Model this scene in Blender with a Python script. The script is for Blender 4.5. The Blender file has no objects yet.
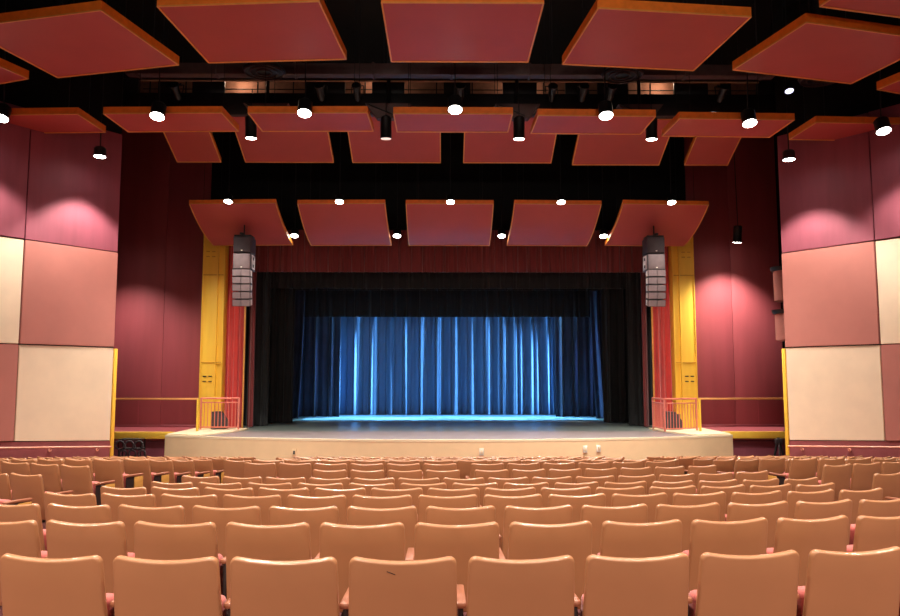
import bpy, bmesh, math, random
from mathutils import Vector, Matrix
random.seed(7)
sc = bpy.context.scene
COL = sc.collection
PI = math.pi

# ------------------------------------------------------------------ helpers
def lin(r, g, b):
    f = lambda c: (c/255/12.92) if c/255 <= .04045 else ((c/255+.055)/1.055)**2.4
    return (f(r), f(g), f(b), 1)

def mat(name, rgb, rough=.6, metal=0., var=.08, scale=6., bump=0., bscale=40., stretch=(1,1,1), coat=0., spec=.5, sheen=0.):
    m = bpy.data.materials.new(name); m.use_nodes = True
    nt = m.node_tree; b = nt.nodes['Principled BSDF']
    c = lin(*rgb)
    b.inputs['Roughness'].default_value = rough
    b.inputs['Metallic'].default_value = metal
    b.inputs['Specular IOR Level'].default_value = spec
    if coat: b.inputs['Coat Weight'].default_value = coat
    if sheen: b.inputs['Sheen Weight'].default_value = sheen
    tc = nt.nodes.new('ShaderNodeTexCoord'); mp = nt.nodes.new('ShaderNodeMapping')
    mp.inputs['Scale'].default_value = stretch
    nt.links.new(tc.outputs['Object'], mp.inputs['Vector'])
    n = nt.nodes.new('ShaderNodeTexNoise'); n.inputs['Scale'].default_value = scale; n.inputs['Detail'].default_value = 4
    nt.links.new(mp.outputs['Vector'], n.inputs['Vector'])
    r = nt.nodes.new('ShaderNodeValToRGB')
    r.color_ramp.elements[0].position = .3; r.color_ramp.elements[1].position = .7
    r.color_ramp.elements[0].color = (c[0]*(1-var), c[1]*(1-var), c[2]*(1-var), 1)
    r.color_ramp.elements[1].color = (min(1, c[0]*(1+var)), min(1, c[1]*(1+var)), min(1, c[2]*(1+var)), 1)
    nt.links.new(n.outputs['Fac'], r.inputs['Fac']); nt.links.new(r.outputs['Color'], b.inputs['Base Color'])
    if bump:
        n2 = nt.nodes.new('ShaderNodeTexNoise'); n2.inputs['Scale'].default_value = bscale
        nt.links.new(mp.outputs['Vector'], n2.inputs['Vector'])
        bp = nt.nodes.new('ShaderNodeBump'); bp.inputs['Strength'].default_value = bump; bp.inputs['Distance'].default_value = .01
        nt.links.new(n2.outputs['Fac'], bp.inputs['Height']); nt.links.new(bp.outputs['Normal'], b.inputs['Normal'])
    return m

def emat(name, col, strength):
    m = bpy.data.materials.new(name); m.use_nodes = True
    nt = m.node_tree; nt.nodes.remove(nt.nodes['Principled BSDF'])
    e = nt.nodes.new('ShaderNodeEmission'); e.inputs['Color'].default_value = col; e.inputs['Strength'].default_value = strength
    nt.links.new(e.outputs[0], nt.nodes['Material Output'].inputs[0])
    return m

def glassmat(name):
    m = bpy.data.materials.new(name); m.use_nodes = True
    nt = m.node_tree; nt.nodes.remove(nt.nodes['Principled BSDF'])
    t = nt.nodes.new('ShaderNodeBsdfTransparent'); t.inputs[0].default_value = (.93, .92, .9, 1)
    g = nt.nodes.new('ShaderNodeBsdfGlossy'); g.inputs['Roughness'].default_value = .05
    mx = nt.nodes.new('ShaderNodeMixShader'); mx.inputs[0].default_value = .02
    nt.links.new(t.outputs[0], mx.inputs[1]); nt.links.new(g.outputs[0], mx.inputs[2])
    nt.links.new(mx.outputs[0], nt.nodes['Material Output'].inputs[0])
    return m

def BM(): return bmesh.new()

def box(bm, c, s, rz=0, rx=0, bev=0, seg=2):
    M = Matrix.Translation(Vector(c)) @ Matrix.Rotation(rz, 4, 'Z') @ Matrix.Rotation(rx, 4, 'X')
    t = bmesh.new()
    bmesh.ops.create_cube(t, size=1, matrix=Matrix.Diagonal((s[0], s[1], s[2], 1)))
    if bev: bmesh.ops.bevel(t, geom=t.edges[:], offset=bev, segments=seg, affect='EDGES', profile=.5)
    bmesh.ops.transform(t, matrix=M, verts=t.verts)
    add(bm, t)

def add(bm, t, matrix=None):
    if matrix is not None: bmesh.ops.transform(t, matrix=matrix, verts=t.verts)
    me = bpy.data.meshes.new('tmp'); t.to_mesh(me); t.free(); bm.from_mesh(me); bpy.data.meshes.remove(me)

def tube(bm, p0, p1, r, n=10, r2=None):
    p0, p1 = Vector(p0), Vector(p1); d = p1-p0
    t = bmesh.new()
    bmesh.ops.create_cone(t, cap_ends=True, segments=n, radius1=r, radius2=r if r2 is None else r2, depth=d.length)
    add(bm, t, Matrix.Translation((p0+p1)/2) @ d.to_track_quat('Z', 'Y').to_matrix().to_4x4())

def path(bm, pts, r, n=8):
    for a, b in zip(pts, pts[1:]): tube(bm, a, b, r, n)

def lathe(bm, prof, n=24, M=None):
    t = bmesh.new(); rings = []
    for (r, z) in prof:
        rings.append([t.verts.new((r*math.cos(2*PI*k/n), r*math.sin(2*PI*k/n), z)) for k in range(n)])
    for a, b in zip(rings, rings[1:]):
        for k in range(n): t.faces.new((a[k], a[(k+1) % n], b[(k+1) % n], b[k]))
    t.faces.new(list(reversed(rings[0]))); t.faces.new(rings[-1])
    bmesh.ops.recalc_face_normals(t, faces=t.faces)
    add(bm, t, M)

def torus(bm, c, R, r, M=None, n=24, m=8):
    t = bmesh.new(); rings = []
    for i in range(n):
        a = 2*PI*i/n
        rings.append([t.verts.new(((R+r*math.cos(2*PI*j/m))*math.cos(a), (R+r*math.cos(2*PI*j/m))*math.sin(a), r*math.sin(2*PI*j/m))) for j in range(m)])
    for i in range(n):
        for j in range(m):
            t.faces.new((rings[i][j], rings[(i+1) % n][j], rings[(i+1) % n][(j+1) % m], rings[i][(j+1) % m]))
    add(bm, t, Matrix.Translation(Vector(c)) @ (M or Matrix()))

def prism(bm, poly, z0, z1, M=None, bev=0):
    """polygon in xy extruded from z0 to z1"""
    t = bmesh.new()
    v = [t.verts.new((p[0], p[1], z0)) for p in poly]
    f = t.faces.new(v)
    e = bmesh.ops.extrude_face_region(t, geom=[f])
    bmesh.ops.translate(t, vec=(0, 0, z1-z0), verts=[x for x in e['geom'] if isinstance(x, bmesh.types.BMVert)])
    bmesh.ops.recalc_face_normals(t, faces=t.faces)
    if bev:
        bmesh.ops.bevel(t, geom=t.edges[:], offset=bev, segments=2, affect='EDGES')
    add(bm, t, M)

def obj(name, bm, m, parent=None, smooth=True, loc=None):
    me = bpy.data.meshes.new(name); bm.to_mesh(me); bm.free()
    for mm in (m if isinstance(m, (list, tuple)) else [m]): me.materials.append(mm)
    if smooth:
        me.shade_smooth(); me.set_sharp_from_angle(angle=math.radians(40))
    o = bpy.data.objects.new(name, me); COL.objects.link(o)
    if parent: o.parent = parent
    if loc: o.location = loc
    return o

def tag(o, label, cat, group=None, kind=None):
    o['label'] = label; o['category'] = cat
    if group: o['group'] = group
    o['kind'] = kind or 'thing'
    return o

def thing(name, label, cat, loc=(0, 0, 0), rz=0, group=None, kind=None):
    o = bpy.data.objects.new(name, None); COL.objects.link(o)
    o.location = loc; o.rotation_euler = (0, 0, rz); o.empty_display_size = .2
    return tag(o, label, cat, group, kind)

def struct(name, bm, m, label, smooth=False):
    o = obj(name, bm, m, None, smooth); o['kind'] = 'structure'; o['label'] = label; o['category'] = name.split('_')[0]
    return o

def copy_tree(o, parent=None):
    c = o.copy(); COL.objects.link(c)
    if parent: c.parent = parent
    for ch in list(o.children): copy_tree(ch, c)
    return c

ORD = ['', 'first', 'second', 'third', 'fourth', 'fifth', 'sixth', 'seventh', 'eighth', 'ninth', 'tenth', 'eleventh', 'twelfth',
       'thirteenth', 'fourteenth', 'fifteenth', 'sixteenth', 'seventeenth', 'eighteenth']

# ------------------------------------------------------------------ materials
SHELL = mat('tan_plastic', (173, 119, 80), .33, var=.05, scale=3, bump=.04, bscale=220, coat=.4)
UPH = mat('rose_upholstery', (186, 92, 82), .85, var=.1, scale=60, bump=.2, bscale=300, sheen=.3)
WOOD = mat('reddish_wood', (150, 92, 66), .35, var=.25, scale=5, stretch=(8, 1, 8))
ENDP = mat('golden_laminate', (206, 150, 74), .4, var=.12, scale=4, stretch=(1, 1, 6))
IRON = mat('dark_iron', (46, 32, 30), .5, metal=.3)
CARPET = mat('wine_carpet', (96, 46, 44), .95, var=.2, scale=120, bump=.3, bscale=300)
CLOUD = mat('russet_panel', (178, 72, 66), .55, var=.05, scale=1.2, bump=.03)
ORANGE = mat('orange_edge', (236, 128, 34), .5, var=.1, scale=8)
GOLDLIP = mat('gold_lip', (226, 160, 78), .45, var=.1)
PLUM = mat('plum_fabric', (142, 70, 84), .62, var=.10, scale=1.5, stretch=(3, 3, .4), bump=.05, bscale=150)
RECESS = mat('plum_wall_paint', (150, 66, 72), .6, var=.08, scale=1.2, stretch=(3, 3, .25))
BASEP = mat('dull_rose_base', (150, 78, 80), .6, var=.08)
SALMON = mat('salmon_fabric', (188, 118, 106), .75, var=.04, scale=2, bump=.1, bscale=250)
BEIGE = mat('beige_fabric', (242, 217, 186), .8, var=.04, scale=2, bump=.1, bscale=250)
STAGEFRONT = mat('cream_stage_front', (246, 214, 168), .6, var=.03, scale=3)
CREAM = mat('cream_edge', (246, 224, 186), .5, var=.03)
YELLOW = mat('golden_yellow_paint', (255, 202, 70), .5, var=.05, scale=2, stretch=(4, 4, .3))
YELLOWDK = mat('ochre_paint', (214, 156, 40), .5, var=.06)
REDCURT = mat('red_velvet', (204, 56, 50), .75, var=.06, scale=3, sheen=.4)
DKRED = mat('dark_red_velvet', (112, 32, 32), .8, var=.2, scale=5, stretch=(6, 1, .2), sheen=.3)
BLACKCURT = mat('black_velour', (22, 21, 23), .85, var=.2, scale=3, sheen=.15)
NAVYCURT = mat('dark_navy_velour', (36, 44, 70), .75, var=.2, scale=3, sheen=.2)
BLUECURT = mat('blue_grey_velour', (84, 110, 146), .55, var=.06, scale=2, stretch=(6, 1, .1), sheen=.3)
BLACK = mat('flat_black_paint', (16, 15, 16), .8, var=.2, spec=.2)
BLACKM = mat('black_metal', (24, 22, 24), .45, metal=.2, var=.2)
DUCT = mat('brown_duct', (74, 54, 52), .55, metal=.2, var=.15)
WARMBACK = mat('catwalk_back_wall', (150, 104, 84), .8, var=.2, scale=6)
PIPE = mat('pale_pipe', (190, 170, 140), .4, metal=.4)
DECK = mat('painted_stage_deck', (116, 126, 120), .3, var=.16, scale=3, stretch=(.4, 3, 1))
APRON = mat('grey_apron_boards', (142, 128, 126), .4, var=.1, scale=5, stretch=(.3, 6, 1))
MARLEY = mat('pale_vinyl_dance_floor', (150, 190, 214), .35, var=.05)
TAPE = mat('white_tape', (240, 244, 248), .5, var=.02)
SPKDARK = mat('speaker_charcoal', (72, 62, 66), .6, var=.1)
SPKGREY = mat('speaker_grille', (136, 118, 120), .5, metal=.3, var=.1, bump=.3, bscale=500)
SPKSIDE = mat('speaker_side_plate', (200, 184, 180), .45, metal=.3, var=.15)
PINKRAIL = mat('salmon_painted_metal', (226, 128, 110), .4, metal=.2, var=.05)
ORRAIL = mat('amber_painted_metal', (244, 178, 104), .4, metal=.2, var=.05)
HANDRAIL = mat('pink_beige_handrail', (226, 160, 136), .4, var=.05)
GREYBOX = mat('dark_grey_cabinet', (70, 60, 62), .6)
WHITEPL = mat('white_plastic', (245, 238, 222), .4, var=.02)
LENS = emat('lamp_glow', (1, .96, .9, 1), 30)
LENSBLUE = emat('lamp_cool_glow', (.72, .7, 1, 1), 3)
LENSDIM = emat('lamp_dim_glow', (1, .7, .6, 1), 1.2)
GLASS = glassmat('clear_guard_glass')

# ------------------------------------------------------------------ floor profile
KN = [(-4, 1.19), (3.9, 1.17), (4.86, 1.151), (5.82, 1.088), (6.79, 1.023), (7.75, .945), (8.7, .861), (9.68, .791), (11.6, .752), (12.4, .72),
      (14.84, .46), (16.4, .335), (18.44, .15), (20.5, -.04), (24.5, -.06)]
BK = [(-4, 0), (7.6, 0), (8.5, .045), (9.4, .065), (10.6, .075), (11.4, .085), (12.4, .02), (13.2, 0), (24.5, 0)]
def interp(T, y):
    if y <= T[0][0]: return T[0][1]
    for (a, za), (b, zb) in zip(T, T[1:]):
        if y <= b: return za+(zb-za)*(y-a)/(b-a)
    return T[-1][1]
def floorz(y, x=0):   # the side blocks are banked a little higher than the centre
    t = min(1, max(0, (abs(x)-4.15)/.35))
    return interp(KN, y) + t*interp(BK, y)
FX = (-16, -4.5, -4.15, 4.15, 4.5, 16)

bm = BM()
ys = sorted(set([-4+.35*i for i in range(82)] + [a for a, b in KN+BK]))
prev = None
for y in ys:
    cur = [bm.verts.new((x, y, floorz(y, x))) for x in FX] + [bm.verts.new((x, y, floorz(y)-.25)) for x in (16, -16)]
    if prev:
        for k in range(8): bm.faces.new((prev[k], prev[(k+1) % 8], cur[(k+1) % 8], cur[k]))
    else: bm.faces.new(cur)
    prev = cur
bm.faces.new(list(reversed(prev)))
bmesh.ops.recalc_face_normals(bm, faces=bm.faces)
struct('floor', bm, CARPET, 'raked auditorium floor in wine red carpet under the seats')

# ceiling, black stage house
bm = BM(); box(bm, (0, 17, 13.2), (34, 44, .2))
struct('ceiling', bm, BLACK, 'black painted roof deck high above the hanging panels')
bm = BM(); box(bm, (0, -4.3, 9.7), (33, .3, 7))  # unseen upper wall added so ambient light enters only low at the back
struct('wall_light_block', bm, PLUM, 'unseen plum upper rear wall added to block ambient light')
for s, nm in ((-1, 'left'), (1, 'right')):
    bm = BM(); box(bm, (s*16.4, 5.4, 6.1), (.2, 19.6, 14))  # unseen side closers added to shut out ambient light
    struct('wall_outer_'+nm, bm, PLUM, f'plum outer {nm} wall of the hall beside the rear seats')
bm = BM(); box(bm, (0, 38.9, 6), (34, .2, 14.4))
struct('wall_back', bm, BLACK, 'black rear wall of the stage house')
for s, nm in ((-1, 'left'), (1, 'right')):
    bm = BM(); box(bm, (s*13.6, 33.2, 6), (.2, 11.4, 14.4))
    struct('wall_stage_'+nm, bm, BLACK, f'black {nm} side wall of the stage house behind the drapes')

# ------------------------------------------------------------------ side walls with acoustic panels
WX, WY = 8.93, 20.0
DX, DY = 1.45/2.39, -1.9/2.39
PW = 2.39
for s, nm in ((-1, 'left'), (1, 'right')):
    ang = math.atan2(DY, s*DX)
    # backing wall
    def P(t, off=0):   # along the wall towards the rear, off = outwards away from the hall
        return Vector((s*(WX+DX*t - DY*off), WY+DY*t + DX*off, 0))
    bm = BM()
    a, b = P(0, .10), P(7.6, .10); c, d = P(7.6, .35), P(0, .35)
    prism(bm, [(p.x, p.y) for p in (a, b, c, d)], -.3, 13.1)
    struct('wall_'+nm, bm, BLACK, f'splayed dark {nm} side wall behind the acoustic panels')
    bm = BM()
    a, b = P(0, .03), P(7.6, .03); c, d = P(7.6, .1), P(0, .1)
    q = (a, b, c, d)
    lo = [bm.verts.new((p.x, p.y, -.2)) for p in q]; hi = [bm.verts.new((p.x, p.y, z)) for p, z in zip(q, (1.23, 1.67, 1.67, 1.23))]
    bm.faces.new(lo); bm.faces.new(hi)
    for j in range(4): bm.faces.new((lo[j], lo[(j+1) % 4], hi[(j+1) % 4], hi[j]))
    bmesh.ops.recalc_face_normals(bm, faces=bm.faces)
    struct('baseboard_'+nm, bm, BASEP, f'plum base panel under the {nm} wall panels')
    zs = [1.3, 3.69, 6.24, 9.5]
    cols = [['beige', 'salmon', 'plum', 'plum'], ['salmon', 'beige', 'plum', 'plum'], ['beige', 'salmon', 'plum', 'plum']]
    rown = ['lowest', 'middle', 'top']
    for bay in range(3):
        for r in range(3):
            cn = cols[bay][r]; m = {'beige': BEIGE, 'salmon': SALMON, 'plum': PLUM}[cn]
            t0, t1 = bay*PW+.015, (bay+1)*PW-.015
            off = .0 if (bay+r) % 2 else .02
            bm = BM()
            q = [P(t0, off), P(t1, off), P(t1, .1), P(t0, .1)]
            za, zb = (1.235+.058*t0, 1.235+.058*t1) if r == 0 else (zs[r], zs[r])
            lo = [bm.verts.new((p.x, p.y, z+.012)) for p, z in zip(q, (za, zb, zb, za))]; hi = [bm.verts.new((p.x, p.y, zs[r+1]-.012)) for p in q]
            bm.faces.new(lo); bm.faces.new(hi)
            for j in range(4): bm.faces.new((lo[j], lo[(j+1) % 4], hi[(j+1) % 4], hi[j]))
            bmesh.ops.recalc_face_normals(bm, faces=bm.faces)
            bmesh.ops.bevel(bm, geom=bm.edges[:], offset=.008, segments=2, affect='EDGES')
            o = obj('sound_absorber', bm, m)
            where = ['beside the stage', 'one bay back from the stage', 'two bays back from the stage'][bay]
            tag(o, f'{cn} square acoustic panel, {rown[r]} on the {nm} side wall, {where}', 'wall panel', f'{nm} wall acoustic panels')
    # yellow corner post at the low panel
    bm = BM(); p = P(-.055, .06); box(bm, (p.x, p.y, 1.8), (.09, .10, 3.72), rz=ang, bev=.01)
    o = obj('corner_post', bm, YELLOW)
    tag(o, f'yellow painted post on the stage-side edge of the {nm} wall panels', 'post')
    # handrail
    hr = thing('wall_handrail', f'thin pink-beige handrail along the foot of the {nm} side wall', 'handrail')
    pts = [P(t, -.12) + Vector((0, 0, 1.09+.062*t)) for t in (0.05, 2.4, 5.0, 7.4)]
    bm = BM(); path(bm, pts, .025, 10); obj('rail', bm, HANDRAIL, hr)
    for t in (.35, 1.55, 2.75, 3.95, 5.15, 6.35):
        bm = BM(); p = P(t, -.12)+Vector((0, 0, 1.09+.062*t)); w = P(t, .03)+Vector((0, 0, 1.01+.062*t))
        tube(bm, p, w, .014, 8)
        tube(bm, w, P(t, .0)+Vector((0, 0, 1.01+.062*t)), .04, 10); obj('bracket', bm, HANDRAIL, hr)

# recess walls beside the proscenium
for s, nm in ((-1, 'left'), (1, 'right')):
    bm = BM(); box(bm, (s*11.6, 27.55, 6.4), (5.4, .3, 13.4))
    struct('wall_recess_'+nm, bm, BLACK, f'dark wall of the {nm} recess beside the proscenium')
    for k, (xa, xb) in enumerate(((8.83, 10.39), (10.40, 12.2))):
        bm = BM(); box(bm, (s*(xa+xb)/2, 27.37, 6.7), (xb-xa, .06, 11.4), bev=.004)
        o = obj('acoustic_sheet', bm, RECESS)
        tag(o, f'tall plum wall sheet in the {nm} recess, ' + ('next to the yellow column' if k == 0 else 'away from the yellow column'), 'wall panel', f'{nm} recess sheets')
    bm = BM(); prism(bm, [(s*12.4, 19.6), (s*12.7, 19.6), (s*12.7, 27.6), (s*12.4, 27.6)], -.3, 13.1)
    struct('wall_wing_'+nm, bm, BLACK, f'dark end wall of the {nm} side recess')
    # low wall and yellow ledge of the side platform
    bm = BM(); box(bm, (s*10.62, 25.0, .38), (3.4, .25, .88))
    struct('wall_low_'+nm, bm, PLUM, f'low plum wall under the {nm} side platform')
    bm = BM(); box(bm, (s*10.65, 26.05, .99), (3.45, 2.5, .28), bev=.01)
    o = obj('side_platform', bm, RECESS); tag(o, f'plum carpeted platform in the {nm} recess beside the stage', 'platform')
    bm = BM(); box(bm, (s*10.65, 24.72, 1.03), (3.44, .12, .22), bev=.01)
    o = obj('platform_ledge', bm, YELLOW); tag(o, f'yellow ledge board along the front of the {nm} side platform', 'ledge')

# proscenium header wall
bm = BM(); box(bm, (0, 27.6, 10.4), (17.9, .3, 5.4))
struct('wall_header', bm, BLACK, 'black wall above the proscenium opening')

# salmon curved drums behind the right wall panel edge
for k, (z0, z1) in enumerate(((3.95, 4.85), (5.1, 6.1))):
    bm = BM()
    lathe(bm, [(.30, z0), (.36, z0+.02), (.36, z1-.12)], 20, Matrix.Translation((9.8, 21.6, 0)))
    dr = obj('wall_drum', bm, SALMON)
    tag(dr, f'{"lower" if k == 0 else "upper"} salmon rounded drum in the gap behind the right wall panels', 'wall ornament', 'rounded drums at the right wall')
    bm = BM(); lathe(bm, [(.40, z1-.12), (.44, z1-.06), (.44, z1), (.3, z1)], 20, Matrix.Translation((9.8, 21.6, 0)))
    obj('dark_lip', bm, BLACKM, dr)
    bm = BM(); tube(bm, (9.8, 21.6, -.06 if k == 0 else 4.84), (9.8, 21.6, z0+.05), .12, 12); obj('core_post', bm, BLACKM, dr)

# ------------------------------------------------------------------ stage
R_ST, Y_ST = 22.0, 21.9
def arc_y(x): return Y_ST + R_ST - math.sqrt(R_ST**2-x*x)
SW = 8.9
xs = [-SW+2*SW*i/40 for i in range(41)]
st = thing('stage', 'wide stage with curved cream front wall and grey painted deck', 'stage', (0, 21.9, -.06))
L = Vector((0, -21.9, .06))
def sobj(n, bm, m, sm=True):
    bmesh.ops.translate(bm, vec=L, verts=bm.verts); return obj(n, bm, m, st, sm)
bm = BM(); prism(bm, [(x, arc_y(x)+.05) for x in xs] + [(SW, 25.6), (-SW, 25.6)], .9, 1.09); sobj('apron', bm, APRON)
bm = BM(); prism(bm, [(-SW, 25.6), (SW, 25.6), (SW, 27.75), (13.4, 27.75), (13.4, 38.7), (-13.4, 38.7), (-13.4, 27.75), (-SW, 27.75)], .9, 1.09); sobj('deck', bm, DECK)
bm = BM(); prism(bm, [(x, arc_y(x)+.006) for x in xs] + [(x, arc_y(x)+.3) for x in reversed(xs)], -.06, 1.05); sobj('front_wall', bm, STAGEFRONT)
bm = BM(); prism(bm, [(x, arc_y(x)) for x in xs] + [(x, arc_y(x)+.12) for x in reversed(xs)], 1.04, 1.105); sobj('nosing', bm, CREAM)
for s in (-1, 1):
    bm = BM(); box(bm, (s*(SW-.06), 24.75, .49), (.12, 1.7, 1.1)); sobj('end_wall', bm, STAGEFRONT)
for s, nm in ((-1, 'left'), (1, 'right')):
    bm = BM(); prism(bm, [(s*(SW-.02), arc_y(SW)+.14), (s*8.3, arc_y(8.3)+.14), (s*7.7, arc_y(7.7)+.14), (s*7.2, 24.6), (s*7.0, 25.9), (s*7.0, 26.5), (s*(SW-.02), 26.5)], 1.092, 1.14, bev=.006)
    o = obj('corner_platform', bm, CREAM); tag(o, f'low cream platform on the {nm} front corner of the stage', 'platform')
# outlets on the stage front
for x, z, lab in ((-4.58, .70, 'alone on the left half of the stage front'), (.9, .76, 'nearest the centre of the stage front'),
                  (3.95, .80, 'left one of the pair on the right half'), (4.36, .81, 'right one of the pair on the right half')):
    w = x > 0
    t = thing('wall_outlet', ('small white box, ' if w else 'cream outlet plate, ') + lab, 'outlet', (x, arc_y(x)+.02, z), math.asin(x/R_ST), 'outlets on the stage front')
    bm = BM(); box(bm, (0, -.02, 0), (.13, .05, .2) if w else (.14, .03, .2), bev=.008); obj('cover', bm, WHITEPL if w else STAGEFRONT, t)
    bm = BM(); box(bm, (0, -.046 if w else -.036, 0), (.06, .01, .1), bev=.003); obj('socket', bm, CREAM if w else GREYBOX, t)

# dance floor strips with white tape
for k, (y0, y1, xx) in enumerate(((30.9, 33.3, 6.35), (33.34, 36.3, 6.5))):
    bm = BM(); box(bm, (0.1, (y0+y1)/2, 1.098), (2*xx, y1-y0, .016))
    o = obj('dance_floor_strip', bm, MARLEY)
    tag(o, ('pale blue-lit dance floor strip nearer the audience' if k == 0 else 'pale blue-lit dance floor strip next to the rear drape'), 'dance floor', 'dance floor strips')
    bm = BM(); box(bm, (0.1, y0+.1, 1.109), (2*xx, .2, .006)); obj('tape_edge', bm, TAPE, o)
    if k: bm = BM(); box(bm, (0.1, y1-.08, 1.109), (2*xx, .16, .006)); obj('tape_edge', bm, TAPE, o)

# ------------------------------------------------------------------ drapes
def drape_bm(x0, x1, z0, z1, y, amp=.10, per=.28, seed=1, sway=None, n_z=10, thick=.03, phase_jit=.5, cusp=False):
    rnd = random.Random(seed); bm = BM()
    W = x1-x0; n = max(12, int(W/per*14))
    # irregular fold phase
    ph = [0]; a = []
    for i in range(n):
        ph.append(ph[-1] + 2*PI*(W/n)/per*(1+phase_jit*math.sin(i*.37+seed)*math.sin(i*.11+seed*2)))
        a.append(amp*(.6+.4*math.sin(i*.23+seed*1.7)))
    a.append(a[-1])
    grid = []
    for j in range(n_z+1):
        t = j/n_z; z = z0+(z1-z0)*t
        row = []
        for i in range(n+1):
            x = x0+W*i/n; yy = y + a[i]*math.sin(ph[i])*(1-.25*t) + .25*a[i]*math.sin(2.3*ph[i]+t*1.5)
            if cusp: yy = y - a[i]*1.5*(abs(math.sin(ph[i]/2))**.85)*(.85+.15*math.cos(t*2+i*.05))
            if sway: x += sway(i/n, t)
            row.append(bm.verts.new((x, yy, z)))
        grid.append(row)
    for j in range(n_z):
        for i in range(n): bm.faces.new((grid[j][i], grid[j][i+1], grid[j+1][i+1], grid[j+1][i]))
    bmesh.ops.recalc_face_normals(bm, faces=bm.faces)
    bmesh.ops.solidify(bm, geom=bm.faces[:], thickness=thick)
    return bm

def drape(name, label, cat, m, *a, group=None, hem=None, **k):
    bm = drape_bm(*a, **k)
    o = obj(name, bm, m); 
    for p in o.data.polygons: p.use_smooth = True
    return tag(o, label, cat, group)

drape('red_valance', 'dark red pleated valance across the top of the stage opening', 'curtain', DKRED, -7.6, 7.6, 6.74, 8.3, 27.25, amp=.05, per=.22, seed=3, n_z=4)
for s, nm in ((-1, 'left'), (1, 'right')):
    xa, xb = sorted((s*8.06, s*7.42))
    drape('red_side_curtain', f'narrow bright red curtain beside the {nm} yellow column', 'curtain', REDCURT, xa, xb, 1.12, 8.0, 27.2, amp=.12, per=.2, seed=5+s, group='red side curtains', phase_jit=.2)
    xa, xb = sorted((s*7.3, s*7.1))
    drape('maroon_return_curtain', f'thin maroon curtain edge just inside the {nm} red curtain', 'curtain', DKRED, xa, xb, 1.12, 6.9, 27.5, amp=.05, per=.14, seed=9+s, group='maroon curtain edges')
    xa, xb = sorted((s*7.7, s*6.75))
    drape('black_leg_curtain', f'black leg drape, first behind the {nm} red curtain', 'curtain', BLACKCURT, xa, xb, 1.12, 8.6, 28.3, amp=.12, per=.27, seed=11+s, group='black legs')
    xa, xb = sorted((s*8.2, s*6.2))
    drape('black_leg_curtain', f'wide black leg drape, second from the front on the {nm} side', 'curtain', BLACKCURT, xa, xb, 1.12, 8.8, 30.2, amp=.14, per=.3, seed=13+s, group='black legs',
          sway=lambda u, t, s=s: s*-.25*(1-t)**3*(u if s < 0 else 1-u)*0)
    xa, xb = sorted((s*7.6, s*6.3))
    drape('navy_leg_curtain', f'navy leg drape with blue lit folds, third on the {nm} side', 'curtain', NAVYCURT, xa, xb, 1.12, 8.8, 33.2, amp=.16, per=.34, seed=17+s, group='navy legs',
          sway=lambda u, t, s=s: s*.22*(1-t)**2)
    xa, xb = sorted((s*7.4, s*4.95))
    drape('dark_blue_side_drape', f'dark drape flanking the lit rear drape on the {nm}', 'curtain', NAVYCURT, xa, xb, 1.12, 8.8, 34.62, amp=.14, per=.36, seed=21+s, group='rear side drapes')
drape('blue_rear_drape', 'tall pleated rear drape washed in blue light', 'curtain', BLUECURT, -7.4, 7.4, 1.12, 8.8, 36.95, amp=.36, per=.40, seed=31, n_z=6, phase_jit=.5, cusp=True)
for k, (y, z) in enumerate(((29.0, 6.35), (31.8, 6.6), (33.75, 5.62))):
    drape('black_border_curtain', f'black border drape, {["first", "second", "third"][k]} behind the red valance', 'curtain', BLACKCURT, -8.6, 8.6, z, 9.2, y, amp=.06, per=.3, seed=41+k, n_z=3, group='black borders')

# ------------------------------------------------------------------ proscenium columns
for s, nm in ((-1, 'left'), (1, 'right')):
    t = thing('proscenium_column', f'tall golden yellow column on the {nm} of the stage opening', 'column', (s*8.43, 26.9, 1.1), 0, 'proscenium columns')
    bm = BM(); box(bm, (s*.10, 0, 3.75), (.54, .5, 7.5), bev=.012); obj('shaft', bm, YELLOW, t)
    bm = BM(); box(bm, (-s*.275, .06, 3.75), (.21, .46, 7.5), bev=.012); obj('inner_return', bm, YELLOW, t)
    for x in (.36, -.16, -.375):
        bm = BM(); box(bm, (s*x, -.262+(.06 if x < -.3 else 0), 3.75), (.035, .03, 7.5), bev=.006); obj('edge_bead', bm, YELLOW, t)
    for z in (2.33, 5.45):
        bm = BM(); box(bm, (0, -.26, z), (.74, .03, .035), bev=.006); obj('band', bm, YELLOWDK, t)
    for z in (1.75, 6.2):
        bm = BM()
        for i in (-1, 1):
            for j in (-1, 1): box(bm, (s*.10+i*.1, -.258, z+j*.09), (.12, .03, .035), bev=.004)
        obj('slot_grille', bm, IRON if z < 3 else YELLOWDK, t)
    # thin gold jamb trim
    bm = BM(); box(bm, (s*7.36, 27.05, 3.9), (.05, .08, 5.6), bev=.008)
    o = obj('gold_jamb_trim', bm, GOLDLIP); tag(o, f'thin gold strip edging the {nm} red curtain', 'trim', 'gold jamb strips')

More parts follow.
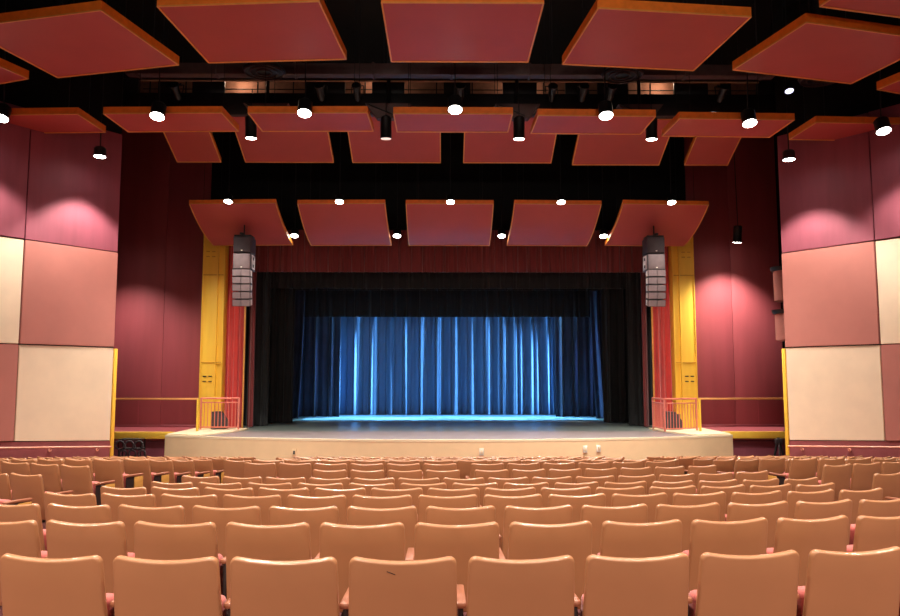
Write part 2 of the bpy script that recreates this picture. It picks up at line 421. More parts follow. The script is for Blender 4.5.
# ------------------------------------------------------------------ railings
def railing(pts, label, bal=.115, z0=1.16, h=1.06, m=PINKRAIL, post_m=PINKRAIL):
    t = thing('stage_railing', label, 'railing', (pts[0][0], pts[0][1], z0))
    o = Vector(pts[0])
    loc = [Vector((p[0]-o.x, p[1]-o.y)) for p in [Vector(q) for q in pts]]
    for p in loc:
        bm = BM(); box(bm, (p.x, p.y, h/2), (.055, .055, h), bev=.006); obj('post', bm, post_m, t)
    for a, b in zip(loc, loc[1:]):
        for z, r in ((h-.02, .03), (h-.16, .02), (.08, .02)):
            bm = BM(); tube(bm, (a.x, a.y, z), (b.x, b.y, z), r, 8); obj('top_rail' if z > h-.1 else 'cross_rail', bm, m, t)
        n = int((b-a).length/bal)
        for i in range(1, n):
            p = a.lerp(b, i/n)
            bm = BM(); tube(bm, (p.x, p.y, .08), (p.x, p.y, h-.16), .013, 6); obj('baluster', bm, m, t)
    return t
railing([(-8.35, 25.5), (-7.08, 25.5)], 'salmon balustrade with thin bars in front of the left yellow column', post_m=PINKRAIL)
railing([(6.95, 25.75), (6.95, 24.4), (8.15, 24.9)], 'salmon cornered balustrade with thin bars in front of the right yellow column')
for s, nm in ((-1, 'left'), (1, 'right')):
    t = thing('glass_guardrail', f'amber railing with clear glass infill on the {nm} side platform', 'railing', (s*8.28, 24.95, 1.135))
    bm = BM(); box(bm, (s*1.95, 0, 1.06), (3.95, .06, .06), bev=.01); obj('top_rail', bm, ORRAIL, t)
    for x in (0, 3.9):
        bm = BM(); box(bm, (s*x, 0, .53), (.07, .06, 1.06), bev=.008); obj('post', bm, YELLOW if x == 0 else ORRAIL, t)
    bm = BM(); box(bm, (s*1.95, 0, .2), (3.84, .03, .03), bev=.005); obj('lower_rail', bm, PLUM, t)
    for xa, xb in ((.04, 1.93), (1.96, 3.86)):
        bm = BM(); box(bm, (s*(xa+xb)/2, 0, .64), (xb-xa, .012, .84)); obj('glass_pane', bm, GLASS, t, smooth=False)

# stage monitors behind the balustrades
for x, y, w, lab in ((-7.85, 26.0, .42, 'small dark equipment case behind the left balustrade'), (7.62, 25.75, .62, 'dark wedge monitor speaker behind the right balustrade')):
    t = thing('stage_monitor', lab, 'speaker', (x, y, 1.16))
    bm = BM(); prism(bm, [(-.25, 0), (.25, 0), (.25, .25), (.02, .58), (-.25, .58)], -w/2, w/2, Matrix.Rotation(PI/2, 4, 'X') @ Matrix.Rotation(0, 4, 'Y'), bev=.012)
    obj('cabinet', bm, GREYBOX, t)
    bm = BM(); box(bm, (-.02, -w/2-.01, .3), (.36, .02, .42), bev=.006); obj('grille', bm, SPKDARK, t)

# dark gear by the yellow corner posts
t = thing('equipment_cart', 'dark wire cart with round wheels by the left yellow corner post', 'cart', (-10.15, 24.35, -.06))
bm = BM()
for x in (-.35, .35):
    for y in (-.15, .15): tube(bm, (x, y, .12), (x, y, 1.0), .02, 8)
for z in (.35, .7, 1.0):
    path(bm, [(-.35, -.15, z), (.35, -.15, z), (.35, .15, z), (-.35, .15, z), (-.35, -.15, z)], .015, 6)
obj('frame', bm, BLACKM, t)
for x in (-.3, 0, .3):
    bm = BM(); torus(bm, (x, -.2, .82), .13, .03, Matrix.Rotation(PI/2, 4, 'X')); torus(bm, (x+.1, -.18, .55), .11, .03, Matrix.Rotation(PI/2, 4, 'X'))
    obj('cable_coil', bm, GREYBOX, t)
for x in (-.35, .35):
    for y in (-.15, .15):
        bm = BM(); torus(bm, (x, y, .07), .05, .02, Matrix.Rotation(PI/2, 4, 'X')); obj('wheel', bm, BLACKM, t)
t = thing('folded_stand', 'dark folded stand leaning by the right yellow corner post', 'stand', (10.6, 24.5, -.06))
bm = BM(); tube(bm, (-.2, 0, 0), (.1, .12, 1.0), .035, 8); tube(bm, (.25, -.1, 0), (.12, .12, 1.0), .03, 8); obj('leg', bm, BLACKM, t)
bm = BM(); tube(bm, (.02, -.2, 0), (.11, .1, .95), .03, 8); obj('leg', bm, GREYBOX, t)
bm = BM(); box(bm, (.11, .1, .88), (.26, .1, .2), rz=.2, bev=.03); obj('clamp', bm, GREYBOX, t)

# ------------------------------------------------------------------ line array speakers
for s, nm in ((-1, 'left'), (1, 'right')):
    t = thing('line_array_speaker', f'hanging stack of grey loudspeakers in front of the {nm} yellow column', 'speaker', (s*6.88, 24.9, 5.17), 0, 'hanging loudspeaker arrays')
    bm = BM(); tube(bm, (0, -.05, 2.42), (0, -.05, 2.82), .02, 8); obj('hanging_cable', bm, BLACKM, t)
    bm = BM(); box(bm, (0, 0, 2.43), (.56, .5, .05), bev=.01); box(bm, (0, -.1, 2.47), (.1, .62, .06), bev=.01); obj('rigging_frame', bm, BLACKM, t)
    for k in range(2):
        z = 2.12-k*.56
        bm = BM(); box(bm, (0, .05, z), (.58, .66, .54), bev=.015)
        c = obj('subwoofer_cabinet', bm, SPKDARK, t)
        bm = BM(); box(bm, (0, -.29, z), (.54, .03, .49), bev=.008); obj('front_grille', bm, SPKDARK if k == 0 else SPKGREY, c)
        bm = BM(); box(bm, (0, -.31, z-.2), (.05, .01, .03)); obj('badge', bm, WHITEPL, c)
        if k:
            bm = BM(); box(bm, (-s*.30, .05, z), (.02, .4, .46), bev=.005); obj('side_plate', bm, SPKSIDE, c)
            for q in (-.12, .12):
                bm = BM(); box(bm, (-s*.312, .05, z+q), (.01, .18, .1), bev=.004); obj('handle_recess', bm, IRON, c)
    zc, yc = 1.18, 0.0
    for k in range(5):
        a = math.radians(1+2.2*k)
        M = Matrix.Translation((0, yc, zc)) @ Matrix.Rotation(a, 4, 'X')
        c_bm = BM(); prism(c_bm, [(-.3, -.30), (.3, -.30), (.22, .28), (-.22, .28)], -.115, .115, M, bev=.01)
        c = obj('array_cabinet', c_bm, SPKDARK, t)
        for q in (-1, 1):
            g = BM(); gg = bmesh.new(); bmesh.ops.create_cube(gg, size=1, matrix=Matrix.Translation((q*.145, -.305, 0)) @ Matrix.Rotation(q*.12, 4, 'Z') @ Matrix.Diagonal((.27, .025, .2, 1)))
            add(g, gg, M); obj('front_grille', g, SPKGREY, c)
        g = BM(); gg = bmesh.new(); bmesh.ops.create_cube(gg, size=1, matrix=Matrix.Translation((-s*.285, -.1, 0)) @ Matrix.Rotation(-s*.14 if True else 0, 4, 'Z') @ Matrix.Diagonal((.02, .3, .17, 1)))
        add(g, gg, M); obj('side_plate', g, SPKSIDE, c)
        zc -= .238; yc += .012+.008*k

# ------------------------------------------------------------------ hanging acoustic clouds
def cloud(name, label, group, loc, w, d, rz=0, pitch=0, thick=.14, curve=0, hang=3.0, cables=True):
    t = thing(name, label, 'ceiling panel', loc, rz, group)
    n = 10 if curve else 1
    def surf(u, v, z):   # u in -.5...5, v 0..1 near->far
        y = (v-.5)*d
        zz = z + (-(v-.5)*d*math.tan(pitch))
        if curve: zz += curve*((2*v-1)**2-1)
        return Vector((u*w, y, zz))
    bm = BM(); lo, hi = [], []
    for i in range(n+1):
        v = i/n
        lo.append([bm.verts.new(surf(u, v, 0)) for u in (-.5, .5)]); hi.append([bm.verts.new(surf(u, v, thick)) for u in (-.5, .5)])
    for i in range(n):
        bm.faces.new((lo[i][0], lo[i+1][0], lo[i+1][1], lo[i][1])); bm.faces.new((hi[i][0], hi[i][1], hi[i+1][1], hi[i+1][0]))
        for k in (0, 1): bm.faces.new((lo[i][k], hi[i][k], hi[i+1][k], lo[i+1][k]))
    bm.faces.new((lo[0][0], lo[0][1], hi[0][1], hi[0][0])); bm.faces.new((lo[n][0], lo[n][1], hi[n][1], hi[n][0]))
    bmesh.ops.recalc_face_normals(bm, faces=bm.faces)
    obj('panel_board', bm, CLOUD, t)
    # orange edge boards
    def strip(nm, pts, m, a, b, z0, z1):
        bm = BM(); rows = []
        for (u, v) in pts:
            c = surf(u, v, 0); 
            rows.append((c, ))
        prev = None
        for c, in rows:
            cur = [bm.verts.new(c+a+Vector((0, 0, z0))), bm.verts.new(c+b+Vector((0, 0, z0))), bm.verts.new(c+b+Vector((0, 0, z1))), bm.verts.new(c+a+Vector((0, 0, z1)))]
            if prev:
                for k in range(4): bm.faces.new((prev[k], prev[(k+1) % 4], cur[(k+1) % 4], cur[k]))
            else: bm.faces.new(cur)
            prev = cur
        bm.faces.new(prev); bmesh.ops.recalc_face_normals(bm, faces=bm.faces)
        return obj(nm, bm, m, t)
    e = .012
    sides = {'n': ([(-.5, 0), (.5, 0)], Vector((0, -e, 0)), Vector((0, .01, 0))), 'f': ([(-.5, 1), (.5, 1)], Vector((0, e, 0)), Vector((0, -.01, 0))),
             'l': ([(-.5, i/n) for i in range(n+1)], Vector((-e, 0, 0)), Vector((.01, 0, 0))), 'r': ([(.5, i/n) for i in range(n+1)], Vector((e, 0, 0)), Vector((-.01, 0, 0)))}
    for k, (pts, a, b) in sides.items():
        eb = strip('edge_board', pts, ORANGE, a, b, .005, thick+.01)
        li = strip('gold_lip', pts, GOLDLIP, a*1.2, b*1.6, -.018, .006); li.parent = eb
    if cables:
        for u in (-.38, .38):
            for v in (.15, .85):
                p = surf(u, v, thick); bm = BM(); tube(bm, p, p+Vector((0, 0, hang-(p.z))), .008, 5); obj('hanging_wire', bm, BLACKM, t)
    return t

TD = [(.13, 13.75, 2.82, 2.45, 0, 'centre'), (-3.72, 13.78, 2.88, 2.38, -4, 'second from left'), (3.82, 14.03, 2.85, 2.4, 6, 'second from right'),
      (-7.45, 14.35, 2.95, 2.4, -13.5, 'large one on the left'), (7.66, 14.62, 3.0, 2.2, 14, 'large one on the right'),
      (-11.05, 15.3, 2.9, 2.4, -20, 'cropped at the left edge'), (11.4, 15.75, 2.9, 2.4, 20, 'cropped at the right edge')]
for x, y, w, d, r, lab in TD:
    cloud('acoustic_cloud', f'large red ceiling panel with orange edges, nearest hanging row, {lab}', 'nearest row of red ceiling panels', (x, y, 9.4), w, d, math.radians(r), thick=.16, hang=3.65)
cloud('acoustic_cloud', 'red ceiling panel cut off by the top right corner', 'nearest row of red ceiling panels', (8.1, 11.75, 9.4), 2.9, 2.4, math.radians(13), thick=.16, hang=3.65)
MN = ['third left of centre, cropped', 'second left of centre', 'first left of centre', 'centre', 'first right of centre', 'second right of centre', 'third right of centre']
for i in range(-3, 4):
    x = i*3.36+.02
    cloud('acoustic_cloud', f'slim red ceiling panel, middle hanging row, {MN[i+3]}', 'middle row of slim red ceiling panels', (x, 17.58+.04*i*i+.07*i, 9.0), 2.76, 1.3, math.radians(.8*i), thick=.14, hang=4.05)
NN = {-2: 'half width, leftmost', -1.5: 'outer left', -.5: 'inner left', .5: 'inner right', 1.5: 'outer right', 2: 'half width, rightmost'}
for k, x, w in ((-2, -7.78, 1.35), (-1.5, -4.98, 2.72), (-.5, -1.66, 2.72), (.5, 1.78, 2.72), (1.5, 5.2, 2.72), (2, 8.05, 1.35)):
    cloud('acoustic_cloud', f'tilted red ceiling panel behind the slim row, {NN[k]}', 'tilted red panels behind the slim row', (x, 21.9+(.2 if x > 4 else 0), 9.97), w, 1.8, 0, pitch=math.radians(25), thick=.12, hang=3.2)
PN = ['far left', 'second from left', 'centre', 'second from right', 'far right']
for i in range(-2, 3):
    cloud('curved_reflector_panel', f'curved red reflector panel over the stage front, {PN[i+2]}', 'curved reflectors over the stage front', (i*3.5, 25.15, 8.05), 2.84, 2.3, math.radians(1.5*i), pitch=math.atan(.97/2.3), thick=.11, curve=.16, hang=5.0)

# ------------------------------------------------------------------ lamps
def spot(parent, energy, angle=110, blend=.8, col=(1, .93, .84), r=.12, rx=0, loc=(0, 0, -.03)):
    l = bpy.data.lights.new('spot', 'SPOT'); l.energy = energy; l.spot_size = math.radians(angle); l.spot_blend = blend; l.color = col; l.shadow_soft_size = r
    o = bpy.data.objects.new('lamp_light', l); COL.objects.link(o); o.parent = parent; o.location = loc; o.rotation_euler = (rx, 0, 0)
    return o
def downlight(label, group, loc, r=.14, h=.3, energy=500, angle=110, tilt=0, lens=LENS, cable=1.5, rz=0, col=(1, .93, .84), blend=.8):
    t = thing('downlight', label, 'lamp', loc, rz, group)
    Mx = Matrix.Rotation(tilt, 4, 'X')
    bm = BM(); lathe(bm, [(r*1.12, 0), (r*1.12, .03), (r*1.05, .05), (r*1.05, h), (r*.8, h+.04)], 20, Mx)
    obj('housing', bm, BLACKM, t)
    bm = BM(); lathe(bm, [(r*.95, -.012), (r, 0), (r, .01)], 20, Mx); obj('lens', bm, lens, t)
    if cable:
        bm = BM(); tube(bm, Mx @ Vector((0, 0, h)), (0, 0, h+cable), .015, 6); obj('stem', bm, BLACKM, t)
    if energy: spot(t, energy, angle, blend, col, r, tilt, Mx @ Vector((0, 0, -.04)))
    return t
TI = math.radians(-18)
LM = {-3: (-10.3, 16.72, 8.78), -2: (-6.7, 16.6, 8.79), -1: (-3.36, 16.56, 8.86), 0: (.06, 16.58, 8.96), 1: (3.52, 16.66, 8.86), 2: (6.9, 16.86, 8.76), 3: (10.1, 17.0, 8.63)}
for i in range(-3, 4):
    downlight(f'bright round downlight in front of the slim red panel, {MN[i+3]}', 'downlights of the middle row', LM[i], r=.155, energy=900, angle=100, tilt=TI)
for k, x in enumerate((-5.3, -1.73, 1.80, 5.33)):
    on = k != 1
    downlight(('lit' if on else 'unlit') + ' black cylinder downlight before the tilted panels, ' + ['far left', 'inner left', 'inner right', 'far right'][k], 'cylinder downlights',
              (x, 19.4, 9.2), r=.14, h=.55, energy=3600 if on else 0, angle=104, tilt=math.radians(6), lens=LENS if on else LENSDIM, cable=.8)
for i in range(-2, 3):
    downlight(f'downlight at the upper edge of the curved reflector, {PN[i+2]}', 'downlights over the curved reflectors', (i*3.57+.02, 23.72, 8.52), r=.13, h=.2, energy=700, angle=110, tilt=TI, cable=3)
for k, x in enumerate((-5.38, -1.82, 1.82, 5.38)):
    downlight(f'downlight in the gap between curved reflectors, {["far left", "inner left", "inner right", "far right"][k]}', 'downlights between the reflectors', (x, 25.75, 7.8), r=.13, h=.22, energy=420, angle=120, tilt=TI, cable=3)
downlight('black cylinder downlight in the right recess beside the yellow column', None, (10.1, 25.9, 7.62), r=.14, h=.55, energy=2300, angle=100, tilt=math.radians(12), cable=3)
downlight('black cylinder downlight in the left recess behind the wall panels', None, (-11.5, 25.2, 7.62), r=.14, h=.55, energy=1700, angle=110, tilt=math.radians(6), cable=3)
for s, nm in ((-1, 'left'), (1, 'right')):
    downlight(f'wall washer lamp shining on the {nm} acoustic panels', 'wall washer lamps', ((-8.87, 18.55, 8.44) if s < 0 else (8.60, 18.6, 8.42)), r=.14, h=.2, energy=1300, angle=96, tilt=math.radians(0), cable=4, blend=.4)
    l = spot(None, 500, 96, .4); l.location = (s*10.15, 16.7, 8.5)
downlight('small bluish ceiling lamp above the slim panel row on the right', None, (8.35, 17.9, 9.95), r=.10, h=.15, energy=0, tilt=TI, lens=LENSBLUE, cable=3)

# house lights over the seats behind and above the camera
def freespot(loc, energy, angle=140, rx=0, rz=0, col=(1, .9, .8), r=.2, blend=.9):
    l = spot(None, energy, angle, blend, col, r); l.location = loc; l.rotation_euler = (rx, 0, rz)
for y in (11.6, 7.5, 3.0, -1.5):
    for x in (-7.5, -2.5, 2.5, 7.5):
        freespot((x, y, 9.5), 1900, 108)
# unseen uplights added at the rear to brighten the hanging panels
for x in (-4, -1.3, 1.3, 4):
    freespot((x, -3.7, 6.1), 1900, 44, math.radians(114), 0, (1, .86, .74), .3, 1)
# added fill lamps behind the camera
for x in (-4.2, -1.4, 1.4, 4.2):   # unseen fill added to brighten the nearest seat backs
    freespot((x, -.9, 4.3), 150, 120, math.radians(35), 0, (1, .9, .8), .15, 1)
for x in (-9, -3, 3, 9):  # added rear spots that light the seat backs and lower walls
    freespot((x, -3.6, 5.9), 1080, 58, math.radians(75), 0, (1, .88, .76), .35, 1)

# theatre spotlights of the catwalk trained on the yellow columns and red curtains
for s in (-1, 1):
    l = spot(None, 2100, 34, .7, (1, .92, .8), .1); l.location = (s*7.3, 19.8, 10.45)
    l.rotation_euler = (Vector((s*8.2, 26.7, 3.6))-Vector(l.location)).to_track_quat('-Z', 'Y').to_euler()
# blue stage wash behind the borders
BLU = (.16, .5, .95)
for s in (-1, 1):
    for z, e in ((2.4, 5600), (3.9, 6400)):     # side booms in the wings behind the rear side drapes
        l = spot(None, e, 46, .7, (.18, .52, .95), .08); l.location = (s*9.4, 35.7, z)
        l.rotation_euler = (Vector((s*.5, 36.6, 2.9))-Vector(l.location)).to_track_quat('-Z', 'Y').to_euler()
for x, e in ((-4.4, 150), (-2.2, 70), (.1, 70), (2.3, 70), (4.6, 150)):
    freespot((x, 34.3, 8.3), e, 66, math.radians(13), 0, BLU, .08, .55)
for x in (-4.5, 0, 4.5):
    freespot((x, 34.9, 8.6), 7000, 58, math.radians(-20), 0, (.3, .7, 1.0), .1, .6)
for s in (-1, 1):
    l = bpy.data.lights.new('side', 'SPOT'); l.energy = 3500; l.color = (.25, .38, 1); l.spot_size = math.radians(24); l.spot_blend = .6; l.shadow_soft_size = .1
    o = bpy.data.objects.new('side_wash', l); COL.objects.link(o); o.location = (s*-3.5, 32.5, 6.9)
    o.rotation_euler = (Vector((s*6.65, 33.2, 3.2))-Vector(o.location)).to_track_quat('-Z', 'Y').to_euler()

# ------------------------------------------------------------------ ceiling machinery
t = thing('ceiling_duct', 'long brown air duct running across above the red panels', 'duct', (0, 18.6, 10.72))
bm = BM(); box(bm, (0, 0, 0), (16.6, .3, .3), bev=.03); obj('duct_body', bm, DUCT, t)
for x in range(-8, 9, 2):
    bm = BM(); box(bm, (x, 0, 0), (.06, .34, .34), bev=.01); obj('joint_flange', bm, DUCT, t)
    bm = BM(); tube(bm, (x+.6, 0, .15), (x+.6, 0, 2.4), .012, 6); obj('hanger_rod', bm, BLACKM, t)
t = thing('lighting_catwalk', 'dark catwalk with warm openings and pale pipe across the ceiling', 'catwalk', (0, 20.3, 10.44))
bm = BM(); box(bm, (0, 0, .02), (20, .12, .62), bev=.01); obj('lower_fascia', bm, BLACKM, t)
bm = BM(); box(bm, (0, 0, .86), (20, .2, .28), bev=.01); obj('upper_beam', bm, BLACKM, t)
bm = BM(); box(bm, (0, .42, -.04), (20, .78, .06)); obj('walkway', bm, BLACKM, t)
bm = BM(); tube(bm, (-8.6, -.10, .66), (8.6, -.10, .66), .025, 8); obj('lighting_pipe', bm, PIPE, t)
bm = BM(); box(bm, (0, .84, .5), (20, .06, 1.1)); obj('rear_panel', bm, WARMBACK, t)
for a, b in ((-11, -8.7), (-8.15, -7.75), (-7.2, -6.3), (-4.05, -2.95), (-2.2, -1.3), (-.2, .55), (1.45, 2.4), (3.2, 3.85), (4.1, 4.95), (6.25, 7.2), (7.75, 7.85), (8.6, 11)):
    bm = BM(); box(bm, ((a+b)/2, .02, .48), (b-a, .1, .52), bev=.01); obj('blocking_plate', bm, BLACKM, t)
for k in range(18):
    bm = BM(); x = -8.4+k; tube(bm, (x, .06, .3), (x, .06, .75), .02, 6); obj('rail_post', bm, BLACKM, t)
bm = BM(); tube(bm, (-8.6, .06, .48), (8.6, .06, .48), .014, 6); obj('rail', bm, BLACKM, t)
for k in range(6):
    bm = BM(); tube(bm, (-9.5+3.8*k, .3, 1), (-9.5+3.8*k, .3, 2.7), .03, 6); obj('hanger', bm, BLACKM, t)
# dim lamps on the catwalk walkway
for x in (-6, -2, 2, 6):
    l = bpy.data.lights.new('work', 'POINT'); l.energy = 14; l.color = (1, .72, .5); l.shadow_soft_size = .05
    o = bpy.data.objects.new('work_light', l); COL.objects.link(o); o.location = (x, 20.75, 11.3)
# theatre spotlights hung on the catwalk
def stagelight(x, label, y=19.9, z=10.62, rz=0):
    t = thing('stage_spotlight', label, 'stage light', (x, y, z), rz, 'spotlights hung on the catwalk')
    M = Matrix.Translation((0, -.12, -.02)) @ Matrix.Rotation(math.radians(60), 4, 'X')
    bm = BM(); lathe(bm, [(.07, -.24), (.10, -.1), (.10, .14), (.13, .2), (.13, .26)], 14, M); obj('body', bm, BLACKM, t)
    bm = BM(); path(bm, [(-.16, -.1, -.02), (-.16, -.02, .22), (.16, -.02, .22), (.16, -.1, -.02)], .015, 6); obj('yoke', bm, BLACKM, t)
    bm = BM(); tube(bm, (0, -.02, .22), (0, .18, .34), .025, 8); obj('clamp', bm, DUCT, t)
for x, d in ((-7.45, 'far left'), (-3.55, 'left of the cylinder lamp'), (-2.55, 'above the unlit cylinder'), (.25, 'near the centre'), (2.75, 'above the lit inner cylinder'), (3.6, 'right of centre'), (4.35, 'above the outer cylinder'), (7.4, 'far right')):
    stagelight(x, f'small black spotlight on the ceiling catwalk, {d}')
for x, y, z, d in ((-9.3, 17.2, 10.25, 'behind the large left panel'), (9.0, 17.6, 10.15, 'behind the large right panel'), (-4.6, 17.8, 10.35, 'above the left slim panels'), (4.2, 17.8, 10.3, 'above the right slim panels')):
    t = thing('round_diffuser', f'dark round air diffuser hanging {d}', 'air vent', (x, y, z), 0, 'round air diffusers')
    bm = BM(); lathe(bm, [(.5, 0), (.52, .04), (.3, .25), (.25, .6)], 24); obj('cone', bm, BLACKM, t)
    for R in (.18, .33, .47):
        bm = BM(); torus(bm, (0, 0, -.02), R, .02); obj('ring', bm, DUCT, t)
    bm = BM(); tube(bm, (0, 0, .6), (0, 0, 2.74), .2, 14); obj('duct_drop', bm, BLACKM, t)
for k, x in enumerate((-5.05, -1.72, 1.82, 5.2)):
    t = thing('air_duct_drop', f'brown tapered duct drop behind the slim panels, {["far left", "inner left", "inner right", "far right"][k]}', 'duct', (x, 20.02, 9.72), 0, 'tapered duct drops')
    bm = BM(); tube(bm, (0, .04, .6), (0, .04, 3.36), .05, 8); obj('hanger', bm, BLACKM, t)
    bm = BM(); v0 = [bm.verts.new((a*.3, b*.12, .22)) for a, b in ((-1, -1), (1, -1), (1, 1), (-1, 1))]; v1 = [bm.verts.new((a*.62, b*.16, .62)) for a, b in ((-1, -1), (1, -1), (1, 1), (-1, 1))]
    bm.faces.new(v0); bm.faces.new(v1)
    for q in range(4): bm.faces.new((v0[q], v0[(q+1) % 4], v1[(q+1) % 4], v1[q]))
    bmesh.ops.recalc_face_normals(bm, faces=bm.faces); obj('funnel', bm, DUCT, t)
    bm = BM(); tube(bm, (-.55, -.17, .6), (.2, -.15, .28), .025, 6); obj('brace', bm, BLACKM, t)

# ------------------------------------------------------------------ seats
def rounded_outline(w0, w1, z0, z1, r, dip, nseg=6):
    """rear shell outline: half width w0 at bottom z0, w1 at top z1; concave top"""
    pts = []
    def corner(cx, cz, a0, a1, rr):
        for k in range(nseg+1):
            a = a0+(a1-a0)*k/nseg; pts.append((cx+rr*math.cos(a), cz+rr*math.sin(a)))
    corner(w0-.03, z0+.03, -PI/2, 0, .03)
    corner(w1-r, z1-r, 0, PI/2-.03, r)
    for k in range(1, 8):
        x = (w1-r)*(1-k/4); pts.append((x, z1-dip*(1-(x/(w1-r))**2)))
    corner(-w1+r, z1-r, PI/2+.03, PI, r)
    corner(-w0+.03, z0+.03, PI, 1.5*PI, .03)
    return pts

def shell_bm(w0, w1, z0, z1, r, dip, th, bev, curve, y0, tilt, nb=3, grid=True):
    t = bmesh.new()
    vs = [t.verts.new((x, 0, z)) for x, z in rounded_outline(w0, w1, z0, z1, r, dip)]
    f = t.faces.new(vs)
    e = bmesh.ops.extrude_face_region(t, geom=[f])
    bmesh.ops.translate(t, vec=(0, th, 0), verts=[v for v in e['geom'] if isinstance(v, bmesh.types.BMVert)])
    bmesh.ops.recalc_face_normals(t, faces=t.faces)
    caps = sorted(t.faces, key=lambda q: -q.calc_area())[:2]
    ed = [q for c in caps for q in c.edges]
    bmesh.ops.bevel(t, geom=list(set(ed)), offset=bev, segments=nb, affect='EDGES', profile=.5)
    if grid:
        for k in range(-3, 4):
            bmesh.ops.bisect_plane(t, geom=t.verts[:]+t.edges[:]+t.faces[:], plane_co=(k*w1/4.2, 0, 0), plane_no=(1, 0, 0))
        for z in (.25, .5, .75):
            bmesh.ops.bisect_plane(t, geom=t.verts[:]+t.edges[:]+t.faces[:], plane_co=(0, 0, z0+(z1-z0)*z), plane_no=(0, 0, 1))
    for v in t.verts:
        v.co.y += curve*(v.co.x/w1)**2
    M = Matrix.Translation((0, y0, z0)) @ Matrix.Rotation(tilt, 4, 'X') @ Matrix.Translation((0, 0, -z0))
    bmesh.ops.transform(t, matrix=M, verts=t.verts)
    return t

TILT = math.radians(11)
def arm_bm(x):
    b = BM(); box(b, (x, .06, .60), (.055, .34, .032), bev=.012); return b
def std_bm(x):
    b = BM(); box(b, (x, .02, .29), (.025, .22, .58), bev=.006); box(b, (x, .03, .012), (.06, .34, .024), bev=.006); return b
def end_bm(x, s):
    b = BM(); box(b, (x+s*.022, .13, .44), (.02, .17, .27), bev=.01); return b

def make_seat(simple=False):
    root = thing('theatre_seat', 'tan theatre seat', 'seat')
    z1 = .86
    obj('back_shell', shell_bm(.268, .257, .30, z1,   .036, .016, .038, .012, .02, -.13, TILT), SHELL, root)
    obj('back_cushion', shell_bm(.22, .22, .36, .64, .05, .01, .055, .018, .02, -.108, TILT, grid=True), UPH, root)
    b = BM(); box(b, (0, .03, .455), (.46, .09, .33), rx=math.radians(14), bev=.03, seg=3); obj('seat_cushion', b, UPH, root)
    b = BM(); box(b, (0, .085, .445), (.44, .025, .30), rx=math.radians(14), bev=.01); obj('seat_pan', b, SHELL, root)
    return root

proto = make_seat()
A_R = obj('armrest', arm_bm(.282), WOOD); A_L = obj('armrest', arm_bm(-.282), WOOD)
S_R = obj('standard', std_bm(.282), IRON); S_L = obj('standard', std_bm(-.282), IRON)
E_R = obj('end_panel', end_bm(.282, 1), ENDP); E_L = obj('end_panel', end_bm(-.282, -1), ENDP)
used = [False]
parts_used = set()
def attach(o, root):
    if o.name in parts_used: c = o.copy(); COL.objects.link(c)
    else: c = o; parts_used.add(o.name)
    c.parent = root
def place_seat(x, y, rz, label, group, left_arm=False, right_arm=True, end_left=False, end_right=False, sx=1.0):
    if not used[0]: r = proto; used[0] = True
    else:
        r = proto.copy(); COL.objects.link(r)
        for ch in BASE:
            c = ch.copy(); COL.objects.link(c); c.parent = r
    r.location = (x, y, floorz(y, x)); r.rotation_euler = (0, 0, rz)
    r['label'] = label; r['category'] = 'seat'; r['group'] = group; r.scale = (sx, 1, 1)
    if right_arm: attach(A_R, r); attach(S_R, r)
    if left_arm: attach(A_L, r); attach(S_L, r)
    if end_left: attach(E_L, r)
    if end_right: attach(E_R, r)
    return r
BASE = list(proto.children)

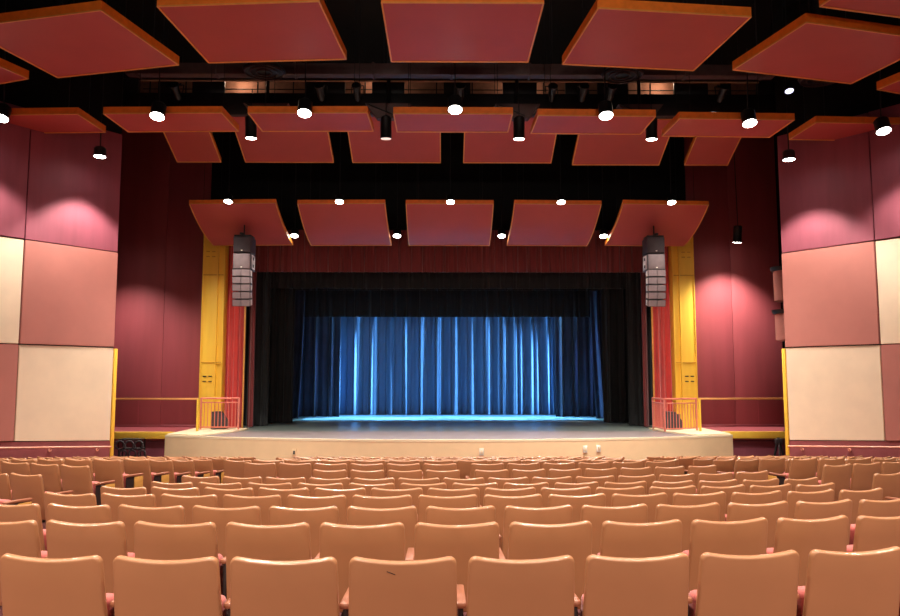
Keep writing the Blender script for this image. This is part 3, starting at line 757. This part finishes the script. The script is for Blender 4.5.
NROW = 16
def rowY(k): return 3.65+.965*(k-1) + (.02*(k-9) if k > 9 else 0)
PH = {1: .180, 2: -.115, 3: -.07, 4: -.16, 5: -.095, 6: .159, 7: .056, 8: .467, 9: .47}
PITCH = {1: .573, 2: .578, 3: .58, 4: .568, 5: .565, 6: .58, 8: .52, 9: .55}
X0 = -.6
LIM = {1: (-2.75, 2.75), 2: (-3.35, 3.5), 3: (-3.9, 4.1), 4: (-4.1, 4.5), 5: (-3.75, 4.4), 6: (-3.75, 4.5), 7: (-3.75, 4.4)}
CAMX = -.2
for k in range(1, NROW+1):
    p = PITCH.get(k, .56); ph = PH.get(k, 0 if k % 2 else .28)
    lo, hi = LIM.get(k, (-3.75, 3.8))
    if k == 8: lo, hi = -2.2, 3.9
    if k == 9: lo, hi = -3.45, 3.7
    if k >= 10: lo, hi = -3.9, 3.9
    xs_ = []; RS = 17.0 if k == 1 else 14.5
    if k in (8, 9):
        x = ph
        while x < hi-.2: xs_.append(x); x += p
        x = -.206 if k == 8 else -.25
        while x > lo+.2: xs_.append(x); x -= p
    else:
        n0 = math.ceil((lo+.26-ph)/p-.001)
        x = ph+n0*p
        while x <= hi-.24: xs_.append(x); x += p
    xs_.sort()
    for i, x in enumerate(xs_):
        dx = x-X0; phi = math.asin(dx/RS)
        yb = rowY(k) + RS*(1-math.cos(phi))
        rz = phi
        y = yb+.24*math.cos(phi)
        lab = f'tan theatre seat, {ORD[k]} centre row from the camera, {ORD[i+1]} from the left'
        gap = k in (8, 9) and i+1 < len(xs_) and xs_[i+1]-x > p+.05
        st_ = place_seat(x - .24*math.sin(phi)*1, y, rz, lab, 'seats of the centre block', left_arm=(i == 0) or (k in (8, 9) and i > 0 and x-xs_[i-1] > p+.05),
                   end_left=(i == 0 and k > 3), end_right=(i == len(xs_)-1 and k > 3), sx=.91 if k == 8 else .97 if k in (9, 10, 11, 12, 13, 14, 15, 16) else 1)
        if k == 1 and abs(x+.40) < .1:
            st_['label'] = 'tan theatre seat with a short scratch on its back, nearest row, centre'
            bm = BM(); tube(bm, (-.075, -.2262, .795), (-.035, -.2232, .779), .0018, 6); sm = obj('scratch_mark', bm, IRON, st_)
            sm.rotation_euler = (0, .0, 0)
# side blocks: straight rows turned towards the stage
ROT = math.radians(22)
SIDE_Y = [8.25, 9.12, 10.25, 11.15, 12.15, 13.1, 14.1, 15.1, 16.2, 17.2, 18.2]
for s, nm in ((-1, 'left'), (1, 'right')):
    for k, ye in enumerate(SIDE_Y):
        xe = 4.93-.035*(ye-9.1)
        n = 0
        while True:
            d = .26+.565*n
            x = s*(xe+d*math.cos(ROT)); yb = ye+d*math.sin(ROT)
            # stop at the wall or where the frame ends
            wall = WX + max(0, (WY-yb))*1.45/1.9 - .55 if yb < 20.2 else 8.2
            view = .615*yb + .35 + (0 if s < 0 else -.1)
            if abs(x) > min(wall, view) or n > 12: break
            rz = -s*ROT*-1
            lab = f'tan theatre seat, {nm} block, {ORD[k+1]} row from the camera, ' + ('at the aisle' if n == 0 else f'{ORD[n+1]} from the aisle')
            place_seat(x, yb+.22, s*ROT, lab, f'seats of the {nm} block', right_arm=(s < 0 or n > 0) if True else 0, left_arm=(s > 0 and n == 0) or False,
                       end_left=(s > 0 and n == 0), end_right=(s < 0 and n == 0))
            n += 1

# ------------------------------------------------------------------ world, camera
w = bpy.data.worlds.new('World'); sc.world = w; w.use_nodes = True
bg = w.node_tree.nodes['Background']; bg.inputs[0].default_value = (1, .84, .74, 1); bg.inputs[1].default_value = .24
cam = bpy.data.cameras.new('camera'); co = bpy.data.objects.new('camera', cam); COL.objects.link(co)
cam.lens = 30.0; cam.sensor_width = 36.0; cam.clip_end = 200
co.location = (CAMX, 0, 2.88)
co.rotation_euler = (PI/2+math.atan(70/750), 0, -.0087)
sc.camera = co
sc.view_settings.view_transform = 'Standard'; sc.view_settings.look = 'None'
sc.view_settings.exposure = 0.0; sc.view_settings.gamma = 1.0; sc.view_settings.use_curve_mapping = False
